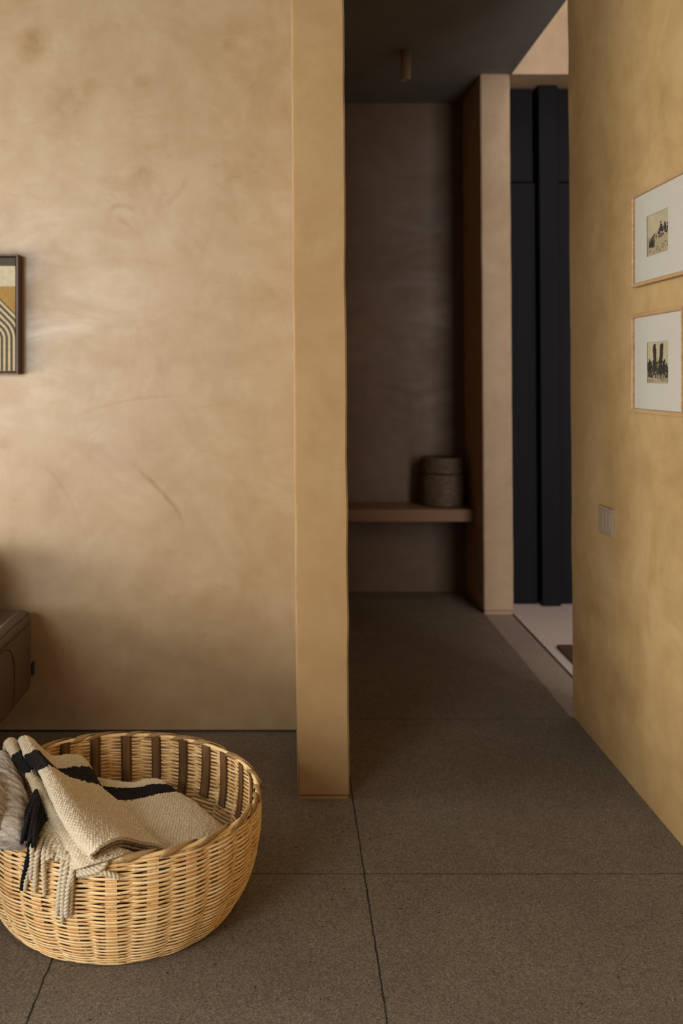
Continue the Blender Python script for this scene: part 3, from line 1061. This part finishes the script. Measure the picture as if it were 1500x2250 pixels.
def color_attr(o, cols):
    at = o.data.color_attributes.new('dye_shade', 'FLOAT_COLOR', 'POINT')
    c4 = np.concatenate([cols, np.ones((len(cols), 1))], 1).astype(np.float32)
    at.data.foreach_set('color', c4.reshape(-1))

def woven_patch(ctrl, nr, nc, band, amp=0.0032):
    g, u, v, nrm, rowp = patch(ctrl, nr, nc)
    h, rnd = stitches(u, v)
    fz = np.array([[mnoise.noise(Vector((a * 60, b * 60, 3.3))) for b in np.linspace(0, 0.4, 40)] for a in np.linspace(0, 0.4, 40)])
    g2 = g + nrm * (h * (0.75 + 0.5 * rnd) * amp - amp * 0.5)[..., None]
    col = CREAM2[None, None] + (CREAM - CREAM2)[None, None] * np.clip(h * 0.6 + rnd * 0.45, 0, 1)[..., None]  # shade between the stitches is put into the yarn colour
    # the black stripe follows the weft, with stitch-wise ragged edges
    rp = np.repeat(rowp[:, None], nc, 1) + (rnd - 0.5) * 0.08
    blk = (rp > band[0]) & (rp < band[1])
    col[blk] = BLACK * 1.0
    col[blk] *= (0.7 + 0.6 * rnd[blk])[:, None]
    return g2.reshape(-1, 3), grid_faces(nr, nc), col.reshape(-1, 3)

def P(*a):
    return [pix(*q) for q in a]

throw = empty('woven_throw', (BC[0], BC[1], 0.2), 'cream chunky woven throw with black stripes and tassels folded in the basket', 'blanket')
TO = np.array(throw.location)

def add_cloth(name, patches, parent, mat, origin, thick=0.006):
    V, Fc, Cc, b = [], [], [], 0
    for v, f, c in patches:
        V.append(v - origin); Fc.append(f + b); Cc.append(c); b += len(v)
    V = np.concatenate(V); Fc = np.concatenate(Fc); Cc = np.concatenate(Cc)
    o = mesh_obj(name, V, Fc, mat, parent, True)
    color_attr(o, Cc)
    if thick:
        s = o.modifiers.new('thickness', 'SOLIDIFY'); s.thickness = thick; s.offset = 0.0
    return o

# flat lower part lying in the basket
pad = [
    P((140, 1705, .14), (216, 1722, .145), (262, 1730, .14), (300, 1730, .14), (328, 1724, .14), (356, 1732, .13)),
    P((130, 1695, .19), (216, 1712, .195), (258, 1720, .188), (296, 1722, .184), (325, 1714, .188), (354, 1721, .178)),
    P((140, 1712, .20), (224, 1730, .195), (268, 1734, .186), (302, 1733, .183), (338, 1726, .186), (375, 1732, .174)),
    P((160, 1745, .20), (246, 1759, .192), (275, 1762, .184), (312, 1757, .182), (352, 1747, .184), (394, 1746, .168)),
    P((180, 1780, .20), (272, 1785, .190), (318, 1788, .182), (360, 1782, .182), (398, 1772, .178), (426, 1765, .160)),
    P((210, 1815, .20), (300, 1815, .190), (350, 1816, .182), (396, 1808, .180), (430, 1796, .173), (450, 1786, .155)),
    P((240, 1850, .195), (330, 1848, .185), (385, 1846, .178), (426, 1838, .174), (456, 1822, .166), (476, 1808, .148)),
    P((270, 1885, .18), (350, 1885, .172), (410, 1880, .165), (450, 1868, .160), (480, 1850, .150), (498, 1832, .135)),
]
pad = np.array(pad)
edge = pad[:, -1] + np.array([0.008, -0.004, -0.05])
pad = np.concatenate([pad, edge[:, None]], 1)
p_pad = woven_patch(pad, 330, 330, (2.0, 3.0))

# upper sheet with the right-hand fold
def rows_to_ctrl(rows, a_off, h_off):
    R = np.array([P(*r) for r in rows])
    a = R[:, 0] + np.array(a_off)
    hh = R[:, -1] + np.array(h_off)
    return np.concatenate([a[:, None], R, hh[:, None]], 1)
sheet = [
    ((42, 1648, .285), (55, 1640, .292), (70, 1644, .285), (112, 1678, .215), (150, 1676, .205), (176, 1676, .20)),
    ((44, 1630, .322), (54, 1620, .330), (69, 1626, .322), (112, 1663, .255), (150, 1661, .243), (182, 1667, .230)),
    ((58, 1665, .320), (68, 1655, .329), (84, 1653, .322), (120, 1690, .262), (162, 1688, .243), (198, 1690, .225)),
    ((88, 1697, .314), (98, 1690, .323), (112, 1687, .317), (146, 1708, .268), (188, 1721, .240), (222, 1732, .215)),
    ((108, 1740, .303), (120, 1729, .313), (137, 1722, .308), (172, 1738, .268), (220, 1752, .235), (262, 1766, .205)),
    ((135, 1796, .287), (150, 1781, .298), (170, 1772, .295), (208, 1780, .266), (255, 1793, .230), (300, 1805, .202)),
    ((168, 1848, .268), (182, 1834, .281), (204, 1822, .281), (244, 1818, .264), (290, 1830, .228), (332, 1840, .200)),
    ((202, 1882, .255), (210, 1872, .266), (228, 1857, .272), (266, 1842, .265), (310, 1852, .228), (356, 1862, .200)),
]
sh = rows_to_ctrl(sheet, (0.020, 0.016, -0.034), (0.012, 0.0, -0.035))
p_sheet = woven_patch(sh, 420, 330, (2.0, 3.0))

left = [
    ((10, 1655, .275), (22, 1645, .282), (36, 1650, .275), (60, 1660, .26)),
    ((13, 1638, .312), (23, 1624, .320), (36, 1630, .312), (56, 1650, .285)),
    ((28, 1664, .308), (37, 1655, .316), (49, 1653, .309), (70, 1672, .285)),
    ((60, 1706, .298), (68, 1697, .307), (84, 1693, .300), (104, 1712, .280)),
    ((80, 1750, .285), (92, 1739, .295), (118, 1742, .284), (145, 1760, .262)),
    ((104, 1795, .270), (122, 1785, .281), (156, 1798, .268), (190, 1815, .248)),
    ((128, 1847, .250), (150, 1838, .263), (188, 1850, .254), (225, 1855, .240)),
    ((150, 1893, .232), (172, 1882, .248), (214, 1874, .246), (262, 1868, .240)),
    ((160, 1915, .222), (182, 1907, .236), (230, 1893, .243), (276, 1880, .244)),
]
left = [tuple((x, y, z - (0.0, 0.0, 0.010, 0.014)[i] * (0 if k > 5 else 1)) for i, (x, y, z) in enumerate(r)) for k, r in enumerate(left)]
lf = rows_to_ctrl(left, (0.026, 0.014, -0.032), (0.03, 0.02, -0.02))
p_left = woven_patch(lf, 420, 260, (2.0, 3.0))

under = [   # lower layer showing by the left fold, its cut edge carries the fringe
    ((84, 1802, .262), (105, 1800, .268), (135, 1808, .262)),
    ((82, 1822, .256), (104, 1822, .263), (140, 1836, .258)),
    ((92, 1848, .248), (115, 1856, .252), (148, 1868, .248)),
    ((112, 1876, .240), (132, 1886, .242), (160, 1892, .240)),
]
un = rows_to_ctrl(under, (0.012, 0.010, -0.020), (0.02, 0.02, -0.015))
p_under = woven_patch(un, 100, 100, (90, 91))

inner = [
    ((208, 1880, .246), (230, 1864, .256), (266, 1850, .252), (306, 1858, .220), (344, 1866, .198)),
    ((214, 1872, .244), (236, 1856, .250), (268, 1846, .246), (304, 1852, .216), (338, 1860, .196)),
    ((226, 1850, .240), (246, 1840, .244), (272, 1836, .240), (304, 1840, .212), (332, 1846, .194)),
]
inn = np.array([P(*r) for r in inner])
v_, f_, c_ = woven_patch(inn, 80, 140, (90, 91), 0.004)
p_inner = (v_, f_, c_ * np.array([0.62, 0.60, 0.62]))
inner2 = [tuple((x - 2, y + 9, z - 0.010) for x, y, z in r) for r in inner]
inn2 = np.array([P(*r) for r in inner2])
v_, f_, c_ = woven_patch(inn2, 80, 140, (90, 91), 0.004)
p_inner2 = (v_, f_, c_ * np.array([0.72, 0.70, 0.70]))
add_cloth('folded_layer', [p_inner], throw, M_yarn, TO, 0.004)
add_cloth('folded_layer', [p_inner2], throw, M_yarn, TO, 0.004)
add_cloth('woven_cloth', [p_pad, p_sheet, p_left, p_under], throw, M_yarn, TO, 0.005)

# fringe: twisted two-ply cords
def cord_geo(pts, rad, turns, n=14):
    P_ = catmull(np.array(pts), 70, 0)
    seg = np.linalg.norm(np.diff(P_, axis=0), axis=1)
    s = np.concatenate([[0], np.cumsum(seg)])
    vs, fs, sh_ = [], [], []
    prevn = None
    m = len(P_)
    for i in range(m):
        t = Vector(P_[min(i + 1, m - 1)] - P_[max(i - 1, 0)]).normalized()
        a = t.cross(Vector((0.3, 1, 0.1))).normalized() if prevn is None else (prevn - t * prevn.dot(t)).normalized()
        prevn = a
        b = t.cross(a)
        tw = turns * 2 * math.pi * s[i] / 0.1
        e = i / (m - 1)
        r0 = rad * (1 - 0.35 * max(0, (e - 0.9) / 0.1)) * (1 + 0.10 * mnoise.noise(Vector((s[i] * 60, rad * 900, pts[0][0] * 50))))
        for k in range(n):
            th = 2 * math.pi * k / n
            lobe = 0.68 + 0.42 * abs(math.cos(th - tw))
            p = Vector(P_[i]) + (a * math.cos(th) + b * math.sin(th)) * r0 * lobe
            vs.append(p); sh_.append(abs(math.cos(th - tw)))
    for i in range(m - 1):
        for k in range(n):
            k2 = (k + 1) % n
            fs.append((i * n + k, i * n + k2, (i + 1) * n + k2, (i + 1) * n + k))
    fs.append(tuple(range(n - 1, -1, -1)))
    fs.append(tuple((m - 1) * n + k for k in range(n)))
    return vs, fs, sh_

def on_basket(px, py, off):
    """point on the outside of the basket (radius plus off) seen at (px, py)"""
    dx, dz = (px - CX) / F, -(py - CY) / F
    lo, hi = 1.2, BC[1]
    best = None
    for D in np.linspace(1.5, BC[1], 2600):
        x, z = dx * D, H + dz * D
        if z < 0:
            break
        th = math.atan2(D - BC[1], x - BC[0])
        r = prof_r(min(RIM_Z, max(0, z))) * ecc(th) + 0.008 + off
        if math.hypot(x - BC[0], D - BC[1]) <= r:
            best = np.array([x, D, z]); break
    return best if best is not None else pix(px, py, 0.2)

def tassel(pts, rad, dark=False):
    w = [(pix(*q[1:]) if q[0] == 'p' else on_basket(*q[1:])) - TO for q in pts]
    v, f, s_ = cord_geo(w, rad, 6.0)
    o = mesh_obj('tassel', v, f, M_yarn, throw, True)
    s_ = np.array(s_)[:, None]  # cord colour carries painted shade in the grooves between plies
    if dark:
        color_attr(o, np.repeat(BLACK[None], len(v), 0) * (0.35 + 0.4 * s_))
        o['label'] = 'black tassel'
    else:
        color_attr(o, CREAM2[None] * (0.85) + (CREAM * 1.02 - CREAM2 * 0.85)[None] * s_)
    return o

TR = 0.0050
tassel([('p', 96, 1818, .262), ('p', 82, 1838, .256), ('b', 68, 1868, .006), ('b', 62, 1905, .004), ('b', 54, 1958, .003)], TR)
tassel([('p', 104, 1826, .262), ('p', 92, 1846, .255), ('b', 82, 1876, .010), ('b', 78, 1915, .004), ('b', 76, 1962, .003)], TR)
tassel([('p', 108, 1836, .261), ('p', 102, 1852, .254), ('b', 96, 1878, .008), ('b', 96, 1920, .004), ('b', 97, 1970, .003)], TR)
tassel([('p', 90, 1812, .262), ('p', 76, 1832, .255), ('b', 70, 1862, .012), ('b', 70, 1890, .010), ('b', 66, 1932, .008)], TR * .9)
tassel([('p', 116, 1846, .258), ('p', 108, 1862, .252), ('b', 106, 1880, .008), ('b', 104, 1888, .004)], TR)
tassel([('p', 124, 1856, .255), ('p', 116, 1870, .248), ('b', 114, 1884, .008)], TR)
tassel([('p', 132, 1868, .250), ('p', 128, 1880, .244), ('b', 124, 1892, .006)], TR)
tassel([('p', 140, 1880, .242), ('b', 136, 1902, .008), ('b', 131, 1950, .004), ('b', 125, 2010, .003)], TR)
tassel([('p', 150, 1890, .240), ('b', 144, 1916, .010), ('b', 138, 1970, .005), ('b', 136, 2028, .003)], TR)
tassel([('p', 160, 1900, .236), ('b', 158, 1926, .010), ('b', 155, 1970, .004), ('b', 153, 2012, .003)], TR)
tassel([('b', 158, 1908, .010), ('b', 150, 1950, .012), ('b', 146, 1990, .010), ('b', 146, 2016, .006)], TR)
tassel([('b', 168, 1922, .004), ('b', 195, 1918, .008), ('b', 220, 1910, .010), ('b', 236, 1893, .004)], TR)
tassel([('b', 172, 1916, .003), ('b', 210, 1914, .006), ('b', 238, 1920, .007), ('b', 264, 1928, .004)], TR)
tassel([('b', 166, 1912, .003), ('b', 190, 1910, .006), ('b', 212, 1904, .006), ('b', 224, 1898, .004)], TR * .9)
ends = [(46, 1818), (51, 1828), (47, 1842), (48, 1853), (55, 1846), (58, 1858), (63, 1860), (66, 1852), (70, 1860), (74, 1856), (78, 1850), (60, 1838), (54, 1815), (68, 1842)]
for k, (ex, ey) in enumerate(ends):
    u = ((k * 5) % len(ends)) / (len(ends) - 1)
    sx, sy, sz = 80 + 20 * u, 1738 + 62 * u, .302 - .016 * u
    mx, my = sx * .55 + ex * .45 - 2 + random.uniform(-3, 3), sy * .5 + ey * .5
    tassel([('p', sx, sy, sz - .006 * (k % 3)), ('p', sx * .8 + ex * .2 - 1, sy * .78 + ey * .22, sz - .004 - .005 * (k % 3)),
            ('p', mx, my, sz * .5 + .138 - .004 * (k % 3)), ('p', ex + random.uniform(-2, 2), ey, .272 + .004 * (k % 2))], random.uniform(0.0042, 0.0054), True)
tassel([('p', 92, 1800, .280), ('p', 76, 1832, .268), ('b', 66, 1866, .010), ('b', 57, 1910, .006), ('b', 47, 1955, .003)], 0.0055, True)

# ------------------------------------------------------------------ grey brushed throw
grey = empty('brushed_throw', (-0.58, 2.02, 0.2), 'fuzzy grey-white brushed wool throw with faint brown lines at the basket left', 'blanket')
GO = np.array(grey.location)
gr = [
    P((-75, 1720, .20), (-40, 1690, .21), (0, 1680, .21), (30, 1698, .21), (48, 1725, .20)),
    P((-75, 1690, .26), (-42, 1662, .285), (-2, 1652, .292), (26, 1674, .285), (46, 1708, .255)),
    P((-78, 1715, .28), (-42, 1688, .305), (2, 1678, .310), (36, 1700, .300), (58, 1735, .262)),
    P((-80, 1755, .285), (-40, 1735, .305), (6, 1728, .309), (44, 1745, .298), (64, 1775, .262)),
    P((-78, 1800, .275), (-38, 1790, .292), (8, 1786, .296), (48, 1795, .285), (68, 1812, .255)),
    P((-70, 1838, .255), (-30, 1835, .270), (12, 1836, .274), (50, 1838, .265), (72, 1844, .242)),
    P((-62, 1858, .235), (-25, 1858, .248), (14, 1862, .250), (52, 1864, .244), (74, 1862, .232)),
    P((-60, 1862, .215), (-25, 1864, .225), (14, 1868, .226), (52, 1869, .222), (74, 1866, .215)),
]
gr = np.array(gr)
gr[-1] += np.array([0, 0.03, -0.01])
g, u, v, nrm, rowp = patch(gr, 300, 220)
def wool(g, u, v, nrm, seed):
    nr, nc = u.shape
    big = np.zeros((nr, nc)); st = np.zeros((nr, nc))
    for i in range(nr):
        for j in range(nc):
            big[i, j] = mnoise.noise(Vector((u[i, j] * 14, v[i, j] * 26, seed))) + 0.5 * mnoise.noise(Vector((u[i, j] * 90, v[i, j] * 160, seed + 4)))
            st[i, j] = mnoise.noise(Vector((u[i, j] * 16, v[i, j] * 70, seed + 9))) + 0.6 * mnoise.noise(Vector((u[i, j] * 60, v[i, j] * 210, seed + 2)))
    lo, hi = np.array(srgb(92, 74, 60)[:3]), np.array(srgb(222, 208, 190)[:3])
    col = lo + (hi - lo) * np.clip(0.60 + 0.62 * st + 0.30 * big, 0, 1)[..., None]
    line = np.clip(1 - np.abs(np.modf(v / 0.062 + 0.10 * big)[0] - 0.5) / 0.07, 0, 1)[..., None] * np.clip(0.6 + st, 0, 1)[..., None]
    col = col * (1 - 0.6 * line)
    return g + nrm * (big * 0.0030 + st * 0.0008)[..., None], col
g2, col = wool(g, u, v, nrm, 1.3)
pg = (g2.reshape(-1, 3), grid_faces(*u.shape), col.reshape(-1, 3))
# an inner fold lying on top at the left
gi = np.array([
    P((-70, 1690, .285), (-40, 1682, .300), (-12, 1690, .300), (6, 1712, .290)),
    P((-72, 1712, .310), (-40, 1700, .326), (-10, 1706, .325), (10, 1730, .302)),
    P((-74, 1745, .310), (-42, 1738, .325), (-8, 1742, .323), (12, 1758, .300)),
    P((-74, 1785, .300), (-44, 1780, .312), (-10, 1782, .310), (10, 1795, .290)),
    P((-70, 1825, .275), (-40, 1825, .288), (-12, 1826, .286), (6, 1834, .268)),
])
ee = gi[:, -1] + np.array([-0.004, 0.004, -0.02])
gi = np.concatenate([gi, ee[:, None]], 1)
g, u, v, nrm, rowp = patch(gi, 160, 120)
g2, col = wool(g, u, v, nrm, 5.3)
pg2 = (g2.reshape(-1, 3), grid_faces(*u.shape), col.reshape(-1, 3))
add_cloth('wool_cloth', [pg, pg2], grey, M_mohair, GO, 0.006)
